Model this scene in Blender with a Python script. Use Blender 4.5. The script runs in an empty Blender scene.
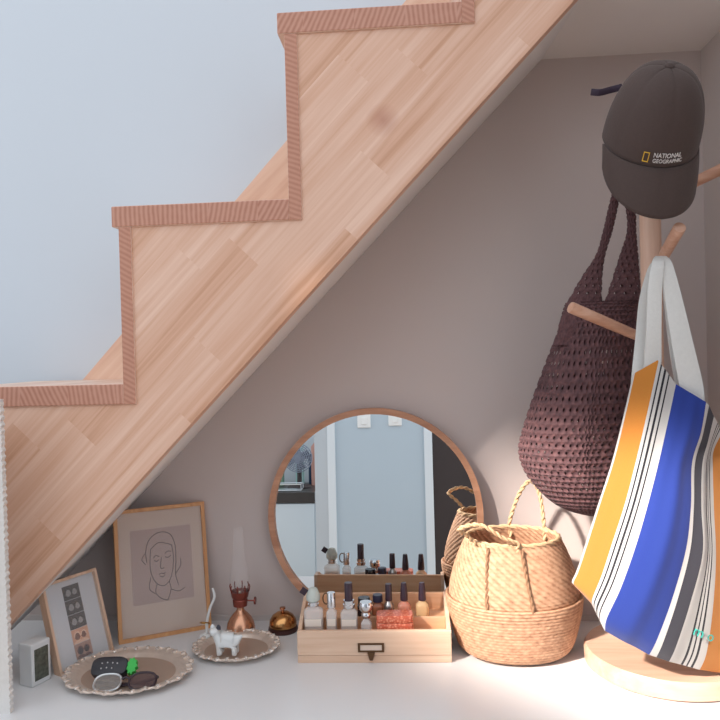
import bpy, bmesh, math, random
from mathutils import Vector, Matrix, noise
random.seed(7)
C = bpy.context.scene.collection
PI = math.pi

# ------------------------------------------------------------------ camera model (photo 720x720)
F, H = 720.0, 0.56
def _basis(vx, vy, roll):
    yd = Vector((vx-360, 360-vy, -F)).normalized()
    z = Vector((-math.sin(roll), math.cos(roll), 0)); z -= z.dot(yd)*yd; z.normalize()
    x = yd.cross(z)
    return Matrix((x, yd, z))            # camera -> world
RC = _basis(414, 350, .026)
CAM = Vector((0, 0, H))
def ray(px, py): return RC @ Vector((px-360, 360-py, -F))
def at(px, py, Y):
    d = ray(px, py); return CAM + d*(Y/d.y)
def fl(px, py, z=0.0):
    d = ray(px, py); return CAM + d*((z-H)/d.z)
D1, D2 = 1.20, 1.49                       # stair face, alcove back wall

# ------------------------------------------------------------------ object helpers
def link(o): C.objects.link(o); return o
def thing(name, label, cat, loc=(0, 0, 0), rot=(0, 0, 0), group=None):
    o = link(bpy.data.objects.new(name, None)); o.empty_display_size = .03
    o.location = loc; o.rotation_euler = rot
    o['label'] = label; o['category'] = cat
    if group: o['group'] = group
    return o
def obj(name, bm, mat, parent=None, smooth=True, world=False, label=None, bevel=0, angle=None):
    bmesh.ops.recalc_face_normals(bm, faces=bm.faces)
    me = bpy.data.meshes.new(name); bm.to_mesh(me); bm.free()
    if smooth:
        for p in me.polygons: p.use_smooth = True
    for m in (mat if isinstance(mat, (list, tuple)) else [mat]): me.materials.append(m)
    o = link(bpy.data.objects.new(name, me))
    if parent:
        o.parent = parent
        if world:
            loc = parent.location.copy()
            pp = parent.parent
            while pp: loc += pp.location; pp = pp.parent
            o.matrix_parent_inverse = Matrix.Translation(-loc)
    if bevel:
        b = o.modifiers.new('bevel', 'BEVEL'); b.width = bevel; b.segments = 2; b.limit_method = 'ANGLE'
    if smooth and angle is not False:
        try: me.set_sharp_from_angle(angle=math.radians(angle or 40))
        except Exception: pass
    if label: o['label'] = label
    return o
def tag(o, label, cat, group=None):
    o['label'] = label; o['category'] = cat
    if group: o['group'] = group
    return o
def struct(o): o['kind'] = 'structure'; return o

def box(bm, x0, x1, y0, y1, z0, z1, M=None):
    vs = [bm.verts.new((x, y, z)) for x in (x0, x1) for y in (y0, y1) for z in (z0, z1)]
    for f in ((0,1,3,2),(4,6,7,5),(0,4,5,1),(2,3,7,6),(0,2,6,4),(1,5,7,3)):
        bm.faces.new([vs[i] for i in f])
    if M is not None:
        for v in vs: v.co = M @ v.co
    return bm
def B(*a, M=None): return box(bmesh.new(), *a, M=M)
def prism(pts, y0, y1, bm=None):          # polygon in xz, extruded along y
    bm = bm or bmesh.new()
    a = [bm.verts.new((x, y0, z)) for x, z in pts]; b = [bm.verts.new((x, y1, z)) for x, z in pts]
    n = len(pts)
    bm.faces.new(a); bm.faces.new(b[::-1])
    for i in range(n): bm.faces.new((a[i], b[i], b[(i+1) % n], a[(i+1) % n]))
    return bm
def loft(rings, bm=None, cap=(True, True), closed=True):
    bm = bm or bmesh.new()
    R = [[bm.verts.new(p) for p in r] for r in rings]
    n = len(R[0])
    for a, b in zip(R, R[1:]):
        for i in range(n if closed else n-1):
            j = (i+1) % n
            try: bm.faces.new((a[i], a[j], b[j], b[i]))
            except ValueError: pass
    if closed and cap[0] and n > 2: bm.faces.new(R[0][::-1])
    if closed and cap[1] and n > 2: bm.faces.new(R[-1])
    return bm
def lathe(prof, n=48, c=(0, 0, 0), sx=1, sy=1, bm=None, fn=None, cap=(True, True)):
    rings = []
    for k, (r, z) in enumerate(prof):
        ring = []
        for i in range(n):
            t = 2*PI*i/n; rr, zz = max(r, 1e-5), z
            if fn: rr, zz = fn(rr, zz, t, k)
            ring.append((c[0]+rr*math.cos(t)*sx, c[1]+rr*math.sin(t)*sy, c[2]+zz))
        rings.append(ring)
    return loft(rings, bm, cap)
def smooth_path(pts, n=8, closed=False):
    P = [Vector(p) for p in pts]; out = []
    m = len(P)
    seg = m if closed else m-1
    for i in range(seg):
        p1, p2 = P[i], P[(i+1) % m]
        p0 = P[(i-1) % m] if (closed or i > 0) else p1*2-p2
        p3 = P[(i+2) % m] if (closed or i+2 < m) else p2*2-p1
        for k in range(n):
            t = k/n
            out.append(.5*((2*p1)+(p2-p0)*t+(2*p0-5*p1+4*p2-p3)*t*t+(3*p1-p0-3*p2+p3)*t**3))
    if not closed: out.append(P[-1].copy())
    return out
def tube(pts, r, n=10, bm=None, closed=False, flat=1.0, up=None):
    pts = [Vector(p) for p in pts]; rings = []; N = len(pts)
    nrm = None
    for i, p in enumerate(pts):
        a = pts[i-1] if (i > 0 or closed) else p
        b = pts[(i+1) % N] if (i < N-1 or closed) else p
        t = (b-a).normalized()
        if up is not None: nrm = Vector(up)-Vector(up).dot(t)*t
        elif nrm is None: nrm = t.orthogonal()
        else: nrm = nrm-nrm.dot(t)*t
        nrm.normalize(); bi = t.cross(nrm)
        rr = r(i/(N-1)) if callable(r) else r
        rings.append([p+nrm*math.cos(2*PI*k/n)*rr*flat+bi*math.sin(2*PI*k/n)*rr for k in range(n)])
    if closed: rings.append(rings[0])
    bm = loft(rings, bm, (not closed, not closed))
    if closed: bmesh.ops.remove_doubles(bm, verts=bm.verts, dist=1e-6)
    return bm
def braid(pts, r, twist=40, bm=None, strands=2, closed=False):
    """a rope: strands winding round the path"""
    bm = bm or bmesh.new(); pts = [Vector(p) for p in pts]; N = len(pts)
    nrm = None; frames = []
    for i, p in enumerate(pts):
        a = pts[i-1] if (i > 0 or closed) else p; b = pts[(i+1) % N] if (i < N-1 or closed) else p
        t = (b-a).normalized()
        nrm = t.orthogonal() if nrm is None else nrm-nrm.dot(t)*t
        nrm.normalize(); frames.append((p, nrm.copy(), t.cross(nrm)))
    L = 0; acc = [0]
    for a, b in zip(pts, pts[1:]): L += (b-a).length; acc.append(L)
    for s in range(strands):
        ph = 2*PI*s/strands
        tube([p+(n*math.cos(ph+acc[i]*twist*10)+b*math.sin(ph+acc[i]*twist*10))*r*.5 for i, (p, n, b) in enumerate(frames)], r*.62, 7, bm)
    return bm
def text_bm(s, size, extrude=.0004, M=None):
    cu = bpy.data.curves.new('lettering', 'FONT'); cu.body = s; cu.size = size; cu.extrude = extrude; cu.resolution_u = 3
    cu.align_x = 'CENTER'; cu.align_y = 'CENTER'
    o = link(bpy.data.objects.new('lettering', cu)); bpy.context.view_layer.update()
    dg = bpy.context.evaluated_depsgraph_get(); me = bpy.data.meshes.new_from_object(o.evaluated_get(dg))
    bm = bmesh.new(); bm.from_mesh(me)
    bpy.data.objects.remove(o); bpy.data.curves.remove(cu); bpy.data.meshes.remove(me)
    if M is not None: bm.transform(M)
    return bm

# ------------------------------------------------------------------ materials
def lin(c):
    if isinstance(c, str): c = [int(c[i:i+2], 16) for i in (0, 2, 4)]
    c = [v/255 for v in c]
    return tuple((v/12.92 if v <= .04045 else ((v+.055)/1.055)**2.4) for v in c)+(1,)
class N:
    def __init__(s, name):
        s.m = bpy.data.materials.new(name); s.m.use_nodes = True
        s.t = s.m.node_tree; s.b = s.t.nodes['Principled BSDF']; s.o = s.t.nodes['Material Output']
    def n(s, kind, ins=None, **kw):
        x = s.t.nodes.new(kind)
        for k, v in kw.items(): setattr(x, k, v)
        for k, v in (ins or {}).items(): s.set(x, k, v)
        return x
    def set(s, x, k, v):
        if isinstance(v, tuple) and len(v) == 2 and hasattr(v[0], 'outputs'): s.t.links.new(v[0].outputs[v[1]], x.inputs[k])
        elif hasattr(v, 'outputs'): s.t.links.new(v.outputs[0], x.inputs[k])
        else: x.inputs[k].default_value = v
    def math(s, op, a, b=None, c=None):
        d = {0: a}
        if b is not None: d[1] = b
        if c is not None: d[2] = c
        return s.n('ShaderNodeMath', d, operation=op)
    def ramp(s, fac, stops, interp='LINEAR'):
        r = s.n('ShaderNodeValToRGB', {0: fac}); r.color_ramp.interpolation = interp
        e = r.color_ramp.elements
        while len(e) < len(stops): e.new(.5)
        for i, (p, c) in enumerate(stops): e[i].position = p; e[i].color = lin(c)
        return r
    def mix(s, fac, a, b, mode='MIX'):
        x = s.n('ShaderNodeMix', data_type='RGBA', blend_type=mode)
        s.set(x, 0, fac); s.set(x, 6, a); s.set(x, 7, b); return (x, 2)
    def bump(s, h, strength=.3, dist=.002):
        b = s.n('ShaderNodeBump', {'Strength': strength, 'Distance': dist, 'Height': h}); s.set(s.b, 'Normal', b)
    def P(s, **kw):
        names = dict(col='Base Color', rough='Roughness', metal='Metallic', trans='Transmission Weight', ior='IOR', alpha='Alpha', coat='Coat Weight', sheen='Sheen Weight', spec='Specular IOR Level', sss='Subsurface Weight')
        for k, v in kw.items(): s.set(s.b, names[k], v)
        return s.m
def plain(name, c, rough=.5, metal=0, var=.06, scale=30, bump=0, **kw):
    m = N(name); tc = m.n('ShaderNodeTexCoord')
    nz = m.n('ShaderNodeTexNoise', {'Vector': (tc, 'Object'), 'Scale': scale, 'Detail': 4.0})
    c0 = lin(c)
    lo = tuple(v*(1-var) for v in c0[:3])+(1,); hi = tuple(min(1, v*(1+var)) for v in c0[:3])+(1,)
    m.P(col=m.mix((nz, 0), lo, hi), rough=rough, metal=metal, **kw)
    if bump: m.bump((nz, 0), bump)
    return m.m
def wood(name, cols, ang=0, axis='Y', along=3.0, across=45.0, rough=.5, plank=0, knot=None, dark=.25):
    """grain runs along local +x turned by ang about axis"""
    m = N(name); tc = m.n('ShaderNodeTexCoord')
    rot = {'Y': (0, ang, 0), 'Z': (0, 0, ang), 'X': (ang, 0, 0)}[axis]
    mp = m.n('ShaderNodeMapping', {'Vector': (tc, 'Object'), 'Rotation': rot})
    sep = m.n('ShaderNodeSeparateXYZ', {0: mp})
    vec = mp
    tint = None
    if plank:
        pid = m.math('FLOOR', m.math('DIVIDE', (sep, 2), plank))
        w1 = m.n('ShaderNodeTexWhiteNoise', {'W': pid}, noise_dimensions='1D')
        seg = m.math('FLOOR', m.math('ADD', m.math('DIVIDE', (sep, 0), .42), m.math('MULTIPLY', (w1, 0), 9.0)))
        cv = m.n('ShaderNodeCombineXYZ', {0: pid, 1: seg})
        w2 = m.n('ShaderNodeTexWhiteNoise', {'Vector': cv}, noise_dimensions='2D'); tint = (w2, 0)
        off = m.n('ShaderNodeCombineXYZ', {0: m.math('MULTIPLY', (w2, 0), 3.0), 1: m.math('MULTIPLY', (w2, 0), 1.0)})
        vec = m.n('ShaderNodeVectorMath', {0: mp, 1: off}, operation='ADD')
    sc = m.n('ShaderNodeMapping', {'Vector': vec, 'Scale': (along, across, across)})
    nz = m.n('ShaderNodeTexNoise', {'Vector': sc, 'Scale': 1.0, 'Detail': 5.0, 'Roughness': .6, 'Distortion': .35})
    sc2 = m.n('ShaderNodeMapping', {'Vector': vec, 'Scale': (along*.5, across*3.2, across*3.2)})
    nz2 = m.n('ShaderNodeTexNoise', {'Vector': sc2, 'Scale': 1.0, 'Detail': 3.0})
    f = m.math('ADD', m.math('MULTIPLY', (nz, 0), .65), m.math('MULTIPLY', (nz2, 0), .35))
    if tint: f = m.math('ADD', f, m.math('MULTIPLY', m.math('SUBTRACT', tint, .5), .10))
    k = len(cols)
    col = m.ramp(f, [(.34+.32*i/(k-1), c) for i, c in enumerate(cols)])
    c = (col, 0)
    if knot:
        d = m.n('ShaderNodeVectorMath', {0: (tc, 'Object'), 1: knot[0]}, operation='DISTANCE')
        kf = m.n('ShaderNodeMapRange', {0: (d, 1), 1: knot[1], 2: 0.0, 3: 0.0, 4: .6})
        kk = m.math('MULTIPLY', (kf, 0), m.math('MULTIPLY', (nz2, 0), 1.6))
        c = m.mix(kk, c, lin(knot[2]))
    m.P(col=c, rough=rough); m.bump((nz2, 0), .08, .001)
    return m.m
def endgrain(name, cols, center=(0, 0, 0), scale=38.0, axis='X'):
    m = N(name); tc = m.n('ShaderNodeTexCoord')
    mp = m.n('ShaderNodeMapping', {'Vector': (tc, 'Object'), 'Location': center, 'Scale': (1, .05, 1)})
    sp = m.n('ShaderNodeSeparateXYZ', {0: mp})
    cell = m.math('FLOOR', m.math('DIVIDE', (sp, 0), .085))
    wn = m.n('ShaderNodeTexWhiteNoise', {'W': cell}, noise_dimensions='1D')
    off = m.n('ShaderNodeCombineXYZ', {0: m.math('MULTIPLY', (wn, 0), .2), 2: m.math('SUBTRACT', m.math('MULTIPLY', (wn, 0), .26), .13)})
    v = m.n('ShaderNodeVectorMath', {0: mp, 1: off}, operation='ADD')
    rt = m.n('ShaderNodeVectorRotate', {'Vector': v, 'Angle': m.math('MULTIPLY', m.math('SUBTRACT', (wn, 0), .5), 1.1)}, rotation_type='Y_AXIS')
    wv = m.n('ShaderNodeTexWave', {'Vector': rt, 'Scale': scale, 'Distortion': 2.2, 'Detail': 2.0, 'Detail Scale': .6}, wave_type='BANDS', bands_direction=axis)
    nz = m.n('ShaderNodeTexNoise', {'Vector': mp, 'Scale': 90.0, 'Detail': 3.0})
    f = m.math('ADD', m.math('MULTIPLY', (wv, 1), .6), m.math('MULTIPLY', (nz, 0), .4))
    m.P(col=(m.ramp(f, [(.15+.6*i/(len(cols)-1), c) for i, c in enumerate(cols)]), 0), rough=.6)
    return m.m
def glass(name, c='ffffff', rough=.02, alpha=None):
    m = N(name)
    if alpha is None: return m.P(col=lin(c), rough=rough, trans=1.0, ior=1.45)
    return m.P(col=lin(c), rough=rough, alpha=alpha, spec=.6)
def metal(name, c, rough=.25, bump=0): return plain(name, c, rough, 1.0, .08, 60, bump)
def shape_tex(name, base, kind='plain'): pass

M_ = {}
M_['pine'] = wood('pine_board', ['b98466', 'd0a082', 'e0b597', 'e9c5a8'], math.radians(44.2), 'Y', 2.2, 26, .45, plank=.075)
M_['pine_pale'] = wood('pine_pale', ['d9ab90', 'e6c0a6', 'efcfb8'], math.radians(44.2), 'Y', 2.2, 26, .5)
M_['tread_top'] = wood('pine_tread', ['d2ab95', 'e2c2ae', 'ebd1c0'], PI/2, 'Z', 2.5, 30, .4)
M_['endgrain'] = endgrain('pine_end_grain', ['ae7761', 'bb8670', 'c59480'])
M_['endgrain_v'] = endgrain('pine_end_grain_upright', ['b07a64', 'ba846d', 'c28f79'], (.3, 0, .1), 40, 'Z')
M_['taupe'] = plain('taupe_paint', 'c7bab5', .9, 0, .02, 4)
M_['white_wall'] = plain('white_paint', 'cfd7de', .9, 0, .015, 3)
M_['soffit'] = plain('soffit_paint', 'e6e1de', .9, 0, .02, 4)
M_['worktop'] = plain('white_laminate', 'd9d9da', .32, 0, .015, 3)
M_['post'] = plain('rough_white_plaster', 'd9d6d2', .95, 0, .05, 160, .7)

# ------------------------------------------------------------------ the alcove shell
RW = .585                                  # right wall
CZ = at(620, 55, D2).z                     # ceiling of the alcove
bot_a, bot_b = at(575, 0, D1), at(12, 622, D1)     # lower edge of the stair side board
sl = (bot_a.z-bot_b.z)/(bot_a.x-bot_b.x)
def bz(x): return bot_b.z+(x-bot_b.x)*sl
def bx_(z): return bot_b.x+(z-bot_b.z)/sl
wa, wb = at(540, 61, D2), at(247, 380, D2); wsl = (wa.z-wb.z)/(wa.x-wb.x)     # soffit line on the back wall
def wx(z): return wb.x+(z-wb.z)/wsl
def wz(x): return wb.z+(x-wb.x)*wsl
cx = wx(CZ)                                # where soffit meets ceiling
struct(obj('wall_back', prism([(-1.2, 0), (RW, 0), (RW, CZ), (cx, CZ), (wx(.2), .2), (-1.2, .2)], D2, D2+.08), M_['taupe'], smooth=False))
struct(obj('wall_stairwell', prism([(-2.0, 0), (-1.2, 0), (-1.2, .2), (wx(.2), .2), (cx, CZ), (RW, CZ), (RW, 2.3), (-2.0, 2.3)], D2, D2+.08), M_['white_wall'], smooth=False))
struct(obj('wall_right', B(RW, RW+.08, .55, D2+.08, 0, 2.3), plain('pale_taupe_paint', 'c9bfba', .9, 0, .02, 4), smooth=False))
bm = bmesh.new(); yf = D1+.028
q = [bm.verts.new((x, y, z)) for z in (CZ, CZ+.05) for x, y in ((bx_(CZ), yf), (RW, yf), (RW, D2), (cx, D2))]
for f in ((0,1,2,3),(7,6,5,4),(0,4,5,1),(1,5,6,2),(2,6,7,3),(3,7,4,0)): bm.faces.new([q[k] for k in f])
struct(obj('ceiling', bm, M_['soffit'], smooth=False))
pl = at(3.5, 399, 1.10); zt = pl.z
bm = bmesh.new(); edge = []
for k in range(160):
    edge.append((pl.x+.0011*math.sin(k*1.9)+.0006*math.sin(k*4.7), zt*k/159))
prism([(-2.0, 0)]+edge+[(-2.0, zt)], 1.09, 1.10, bm)
struct(obj('wall_left', bm, M_['post'], smooth=False))

struct(obj('baseboard_back', B(-.9, RW, D2-.004, D2, 0, .011), plain('pale_caulk', 'c3bbb7', .8, 0, .02), smooth=False))
wt = thing('worktop', 'white built-in worktop under the wooden stairs that everything stands on', 'worktop', (-.4, 1.2, -.04))
obj('top_panel', B(-2.0, RW, 1.055, D2, -.04, 0), M_['worktop'], wt, smooth=False, world=True)
obj('front_panel', B(-2.0, RW, 1.075, 1.095, -.95, -.04), M_['worktop'], wt, smooth=False, world=True)
struct(obj('floor', B(-3.4, 2.6, -3.2, D2+.08, -1.01, -.95), wood('oak_floor', ['a98d74', 'b89c82', 'c6ac93'], 0, 'Y', 2, 20, .5), smooth=False))

# ------------------------------------------------------------------ staircase
st = thing('staircase', 'pine staircase rising to the right with open zigzag side over the alcove', 'staircase', (-.6, D1, 0))
nos = [at(112, 207, D1), at(277, 14, D1)]
run = nos[1].x-nos[0].x
z0 = at(130, 383.5, D1).z; z1 = at(112, 207, D1).z; z2 = at(277, 14, D1).z
tops = [z0-.295, z0, z1, z2, z2+.295, z2+.59]
xs = [nos[0].x+run*(i-2) for i in range(6)]
TT, OV, RT = .0355, .0115, .0215
xr = [x+OV for x in xs]
YF = D1                                    # face of side board
pts = []
for i in range(1, 5):
    pts.append((xr[i]+RT*.5, tops[i-1]-TT*.6)); pts.append((xr[i]+RT*.5, tops[i]-TT*.6))
xe = min(xr[5], RW-.003); pts.append((xe, tops[4]-TT*.6)); pts.append((xe, bz(xe)))
xl = xr[1]+RT*.5; pts.append((xl, bz(xl)))
kn = at(383, 120, D1)
M_['pine'] = wood('pine_side_board', ['c99879', 'd8ab90', 'e0b8a0', 'e8c4ae'], math.atan(sl), 'Y', 2.0, 42, .45, plank=.068, knot=((kn.x, D1, kn.z), .03, '9a4f38'))
obj('side_board', prism(pts, YF, YF+.028), M_['pine'], st, smooth=False, world=True, bevel=.0015)
for i in range(1, 5):
    t0, t1 = xs[i], min(xr[i+1], RW-.004)
    bm = bmesh.new(); box(bm, t0, t1+.001, YF-.005, D2-.019, tops[i]-TT, tops[i])
    bm.faces.ensure_lookup_table(); bm.normal_update()
    for f in bm.faces: f.material_index = 1 if f.normal.y < -.5 else 0
    bmesh.ops.recalc_face_normals(bm, faces=bm.faces)
    for f in bm.faces: f.material_index = 1 if f.normal.y < -.5 else 0
    obj('tread', bm, [M_['tread_top'], M_['endgrain']], st, smooth=False, world=True, bevel=.002)
    bm = bmesh.new(); box(bm, xr[i], xr[i]+RT, YF-.004, D2-.019, tops[i-1]-TT, tops[i]-TT)
    bmesh.ops.recalc_face_normals(bm, faces=bm.faces)
    for f in bm.faces: f.material_index = 1 if f.normal.y < -.5 else 0
    obj('riser', bm, [M_['tread_top'], M_['endgrain_v']], st, smooth=False, world=True, bevel=.0012)
sa, sb = at(80, 383, D2-.018), at(402, 5, D2-.018)
ss = (sb.z-sa.z)/(sb.x-sa.x)
kx0, kx1 = xr[1]+.03, RW-.004
obj('wall_board', prism([(kx0, sa.z+(kx0-sa.x)*ss), (kx1, sa.z+(kx1-sa.x)*ss), (kx1, wz(kx1)+.03), (kx0, wz(kx0)+.03)], D2-.018, D2), M_['pine_pale'], st, smooth=False, world=True)
bm = bmesh.new(); th = .012; yw = D2-.0005
zl = .004; xl2 = wx(zl)
A = [(xl, yf, bz(xl)), (bx_(CZ), yf, CZ), (cx, yw, CZ), (max(xl, xl2), yw, wz(max(xl, xl2)))]
q = [bm.verts.new(p) for p in A]+[bm.verts.new((x-th*.7, y, z+th*.7)) for x, y, z in A]
for f in ((0,1,2,3),(7,6,5,4),(0,4,5,1),(1,5,6,2),(2,6,7,3),(3,7,4,0)): bm.faces.new([q[k] for k in f])
obj('soffit', bm, M_['soffit'], st, smooth=False, world=True, label='pale grey painted underside of the stairs')

# ------------------------------------------------------------------ round mirror leaning on the wall
tilt = math.radians(1.8); RM = .2195
mc = at(375, 515, D2-.013-.2145*math.sin(tilt))
M_['mirror'] = N('mirror_silver').P(col=(.87, .9, .9, 1), metal=1.0, rough=.0)
M_['mirror_frame'] = wood('mirror_bentwood', ['a87458', 'ba8769', 'c89678'], 0, 'Y', 6, 40, .45)
mr = thing('round_mirror', 'large round mirror in thin brown wooden frame leaning on the wall', 'mirror', mc, (-tilt, 0, 0))
bm = bmesh.new(); n = 96
prof = [(RM, -.012), (RM, .010), (RM-.003, .012), (RM-.0115, .012), (RM-.0125, .010), (RM-.0125, -.012)]
loft([[(r*math.cos(2*PI*i/n), y, r*math.sin(2*PI*i/n)) for i in range(n)] for r, y in prof+prof[:1]], bm, (False, False))
bmesh.ops.remove_doubles(bm, verts=bm.verts, dist=1e-6)
obj('frame', bm, M_['mirror_frame'], mr)
bm = bmesh.new()
loft([[((RM-.0125)*math.cos(2*PI*i/n), y, (RM-.0125)*math.sin(2*PI*i/n)) for i in range(n)] for y in (-.004, .004)], bm)
obj('mirror_glass', bm, M_['mirror'], mr, smooth=False)
mn = Vector((0, -math.cos(tilt), math.sin(tilt)))
mq = mc+mn*.004
def rf(px, py, Y):                          # a point of the room seen in the mirror
    d = ray(px, py); k = (mq-CAM).dot(mn)/d.dot(mn); q = CAM+d*k; r = d-2*d.dot(mn)*mn
    return q+r*((Y-q.y)/r.y)

# ------------------------------------------------------------------ the room behind the camera (seen in the mirror)
WY = -1.7
M_['door'] = plain('blue_grey_door_paint', 'bccad4', .6, 0, .02, 3)
M_['door_frame'] = plain('white_frame_paint', 'e2e8ec', .6, 0, .02, 3)
M_['grey_side'] = plain('pale_grey_paint', 'c3c9ce', .7, 0, .02, 3)
M_['dark_door'] = plain('dark_brown_door', '3a302f', .5, 0, .1, 20)
xa, xb, xc, xd = rf(315, 480, WY).x, rf(328, 480, WY).x, rf(425, 480, WY).x, rf(433, 480, WY).x
ztop, zfl = 1.15, -.95
struct(obj('wall_front', B(xa, xb, WY-.6, WY, zfl, 1.6), M_['grey_side'], smooth=False))
struct(obj('door_1', B(xb, xc, WY-.06, WY-.015, zfl, ztop), M_['door'], smooth=False))
bm = bmesh.new(); box(bm, xb, xb+.05, WY-.06, WY+.006, zfl, ztop); box(bm, xc, xd, WY-.06, WY+.006, zfl, ztop)
struct(obj('trim_1', bm, M_['door_frame'], smooth=False))
struct(obj('door_2', B(xd+.002, xd+.9, WY-.06, WY-.01, zfl, ztop), M_['dark_door'], smooth=False))
struct(obj('wall_front.001', B(xb, xd+.9, WY-.06, WY, ztop, 1.6), M_['grey_side'], smooth=False))
M_['switch'] = plain('switch_plastic', 'f2f2f0', .4, 0, .01)
for k, (px, py) in enumerate(((364, 421), (395, 419))):
    p = rf(px, py, WY-.015)
    s = thing('light_switch', ('white square wall switch, the one nearer the fan, seen in the round mirror', 'white square wall switch nearer the dark door, seen in the round mirror')[k], 'light switch', (p.x, WY-.015, p.z), group='wall switches seen in the mirror')
    obj('plate', B(-.043, .043, 0, .01, -.043, .043), M_['switch'], s, smooth=False, bevel=.003)
    obj('rocker', B(-.018, .018, .01, .016, -.022, .022), M_['switch'], s, smooth=False, bevel=.002)
KY = -2.25
k0, k1 = rf(262, 500, KY).x, rf(315, 500, KY).x
zc1 = rf(300, 503, KY).z; zc0 = rf(300, 492, KY).z
M_['cab'] = plain('white_cabinet', 'd8e2e8', .5, 0, .02, 3)
kc = thing('kitchen_cabinet', 'white kitchen base cabinet seen in the left of the mirror', 'cabinet', ((k0+k1)/2, KY, zfl))
obj('cabinet_body', B(k0-.3, k1, KY-.55, KY-.02, zfl, zc1), M_['cab'], kc, smooth=False, world=True)
obj('door', B(k0-.3, k1-.005, KY-.02, KY, zfl+.08, zc1-.005), M_['cab'], kc, smooth=False, world=True, bevel=.003)
kt = obj('kitchen_worktop', B(k0-.3, k1, KY-.58, KY+.01, zc1, zc0), plain('dark_stone', '3d3836', .35, 0, .15, 40), smooth=False, bevel=.003)
tag(kt, 'dark stone kitchen worktop on the white cabinet seen in the mirror', 'worktop')
struct(obj('wall_kitchen', B(k0-.9, k1+.1, KY-.68, KY-.6, zfl, 1.6), M_['grey_side'], smooth=False))
M_['fan'] = plain('grey_fan_plastic', '8d94a3', .4, 0, .1)
M_['steel'] = metal('brushed_steel', 'cfd3d6', .3)
fp = rf(298, 458, KY-.2); fr = (rf(312, 458, KY-.2)-fp).length
fan = thing('desk_fan', 'round grey desk fan on the dark worktop seen in the mirror', 'fan', (fp.x, KY-.2, zc0))
bm = bmesh.new()
for k in range(1, 9): tube([(fr*k/8*math.cos(2*PI*i/28), .03*math.cos(k/8*PI/2), fr*k/8*math.sin(2*PI*i/28)) for i in range(28)], .004, 5, bm, True)
for k in range(22):
    a = 2*PI*k/22; tube([(fr*j/5*math.cos(a), .03*math.cos(j/5*PI/2), fr*j/5*math.sin(a)) for j in range(6)], .0028, 5, bm)
bm.transform(Matrix.Translation((0, 0, fp.z-zc0))); obj('cage', bm, M_['fan'], fan)
bm = bmesh.new()
for k in range(4):
    a = k*PI/2+.3
    loft([[(rr*math.cos(a+s*w), -.015+s*.012, rr*math.sin(a+s*w)) for s in (-1, 0, 1)] for rr, w in ((.015, .35), (fr*.5, .5), (fr*.85, .42))], bm, closed=False)
bm.transform(Matrix.Translation((0, 0, fp.z-zc0))); obj('blade', bm, plain('dark_fan_blade', '5a6070', .4), fan)
obj('motor_housing', lathe([(.0, -.09), (.05, -.085), (.06, -.03), (.03, -.02), (0, -.02)], 24, bm=None) if False else tube([(0, -.1, fp.z-zc0), (0, -.02, fp.z-zc0)], .045, 16), M_['fan'], fan)
obj('stand', tube([(0, -.05, .02), (0, -.06, fp.z-zc0-.02)], .018, 12), M_['dark_door'], fan)
obj('base', lathe([(.09, 0), (.09, .012), (.07, .022), (.0, .026)], 28, (0, -.05, 0)), M_['dark_door'], fan)
p = rf(287, 487, KY-.08)
jr = thing('dish_rack', 'small steel and white dish tray beside the desk fan in the mirror', 'tray', (p.x, KY-.09, zc0))
obj('tray', B(-.085, .11, -.05, .05, 0, .012), M_['steel'], jr, smooth=False, bevel=.004)
obj('rim', tube([(-.085, -.05, .05), (.11, -.05, .05), (.11, .05, .05), (-.085, .05, .05)], .004, 6, closed=True), M_['steel'], jr)
for s in ((-.085, -.05), (.11, -.05), (.11, .05), (-.085, .05)): obj('upright', tube([(*s, .01), (*s, .05)], .003, 6), M_['steel'], jr)
for nm, lab, px, w, h, col in (('storage_jar', 'blue jar on the kitchen worktop behind the fan', 311, .05, .24, '2e4668'), ('carton', 'pale teal carton on the kitchen worktop behind the fan', 301, .06, .36, 'a9cfc9'), ('carton', 'salmon carton at the end of the kitchen worktop', 316, .05, .30, 'd9a394'), ('carton', 'green carton on the kitchen worktop left of the fan', 281, .06, .13, '7fa089')):
    p = rf(px, 470, KY-.45)
    t = thing(nm, lab, 'jar' if 'jar' in nm else 'carton', (min(p.x, k1-.04), {303: KY-.40, 301: KY-.40, 281: KY-.40, 311: KY-.49, 316: KY-.39}[px], zc0))
    if nm == 'carton':
        obj('carton_body', B(-w/2, w/2, -w/2, w/2, 0, h), plain('printed_card', col, .6), t, smooth=False, bevel=.003)
        obj('carton_top', prism([(-w/2, h), (w/2, h), (0, h+.03)], -w/2, w/2), plain('printed_card_top', col, .6), t, smooth=False)
    else:
        obj('jar_body', lathe([(w*.45, 0), (w*.5, .01), (w*.5, h*.8), (w*.4, h*.88), (0, h*.88)], 24), plain('blue_glaze', col, .3), t)
        obj('lid', lathe([(w*.42, h*.88), (w*.42, h*.97), (0, h)], 24), plain('blue_lid', col, .4), t)

# ------------------------------------------------------------------ coat stand
M_['stand'] = wood('beech_stand', ['cfa48c', 'dcb69f', 'e6c6b1'], PI/2, 'Y', 3, 40, .45)
M_['peg'] = wood('beech_peg', ['bd8a70', 'cc9c82', 'd8ae96'], 0, 'Y', 6, 50, .45)
M_['base'] = wood('beech_base', ['bd937b', 'cca58d', 'd8b49d'], 0, 'Y', 3, 25, .4)
SX, SY = .412, 1.28
cs = thing('coat_stand', 'pale beech coat stand with slim pegs on thick round wooden base', 'coat stand', (SX, SY, 0))
obj('base', lathe([(.131, 0), (.137, .004), (.138, .026), (.134, .032), (.0, .032)], 72, (.012, 0, 0)), M_['base'], cs)
obj('pole', lathe([(.0175, .032), (.0175, .98), (.015, .99), (0, .992)], 24), M_['stand'], cs)
P0 = Vector((SX, SY, 0))
pegB0, pegB1 = Vector((SX+.004, SY-.012, at(661, 270, SY).z)), at(680, 227, 1.155)
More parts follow.
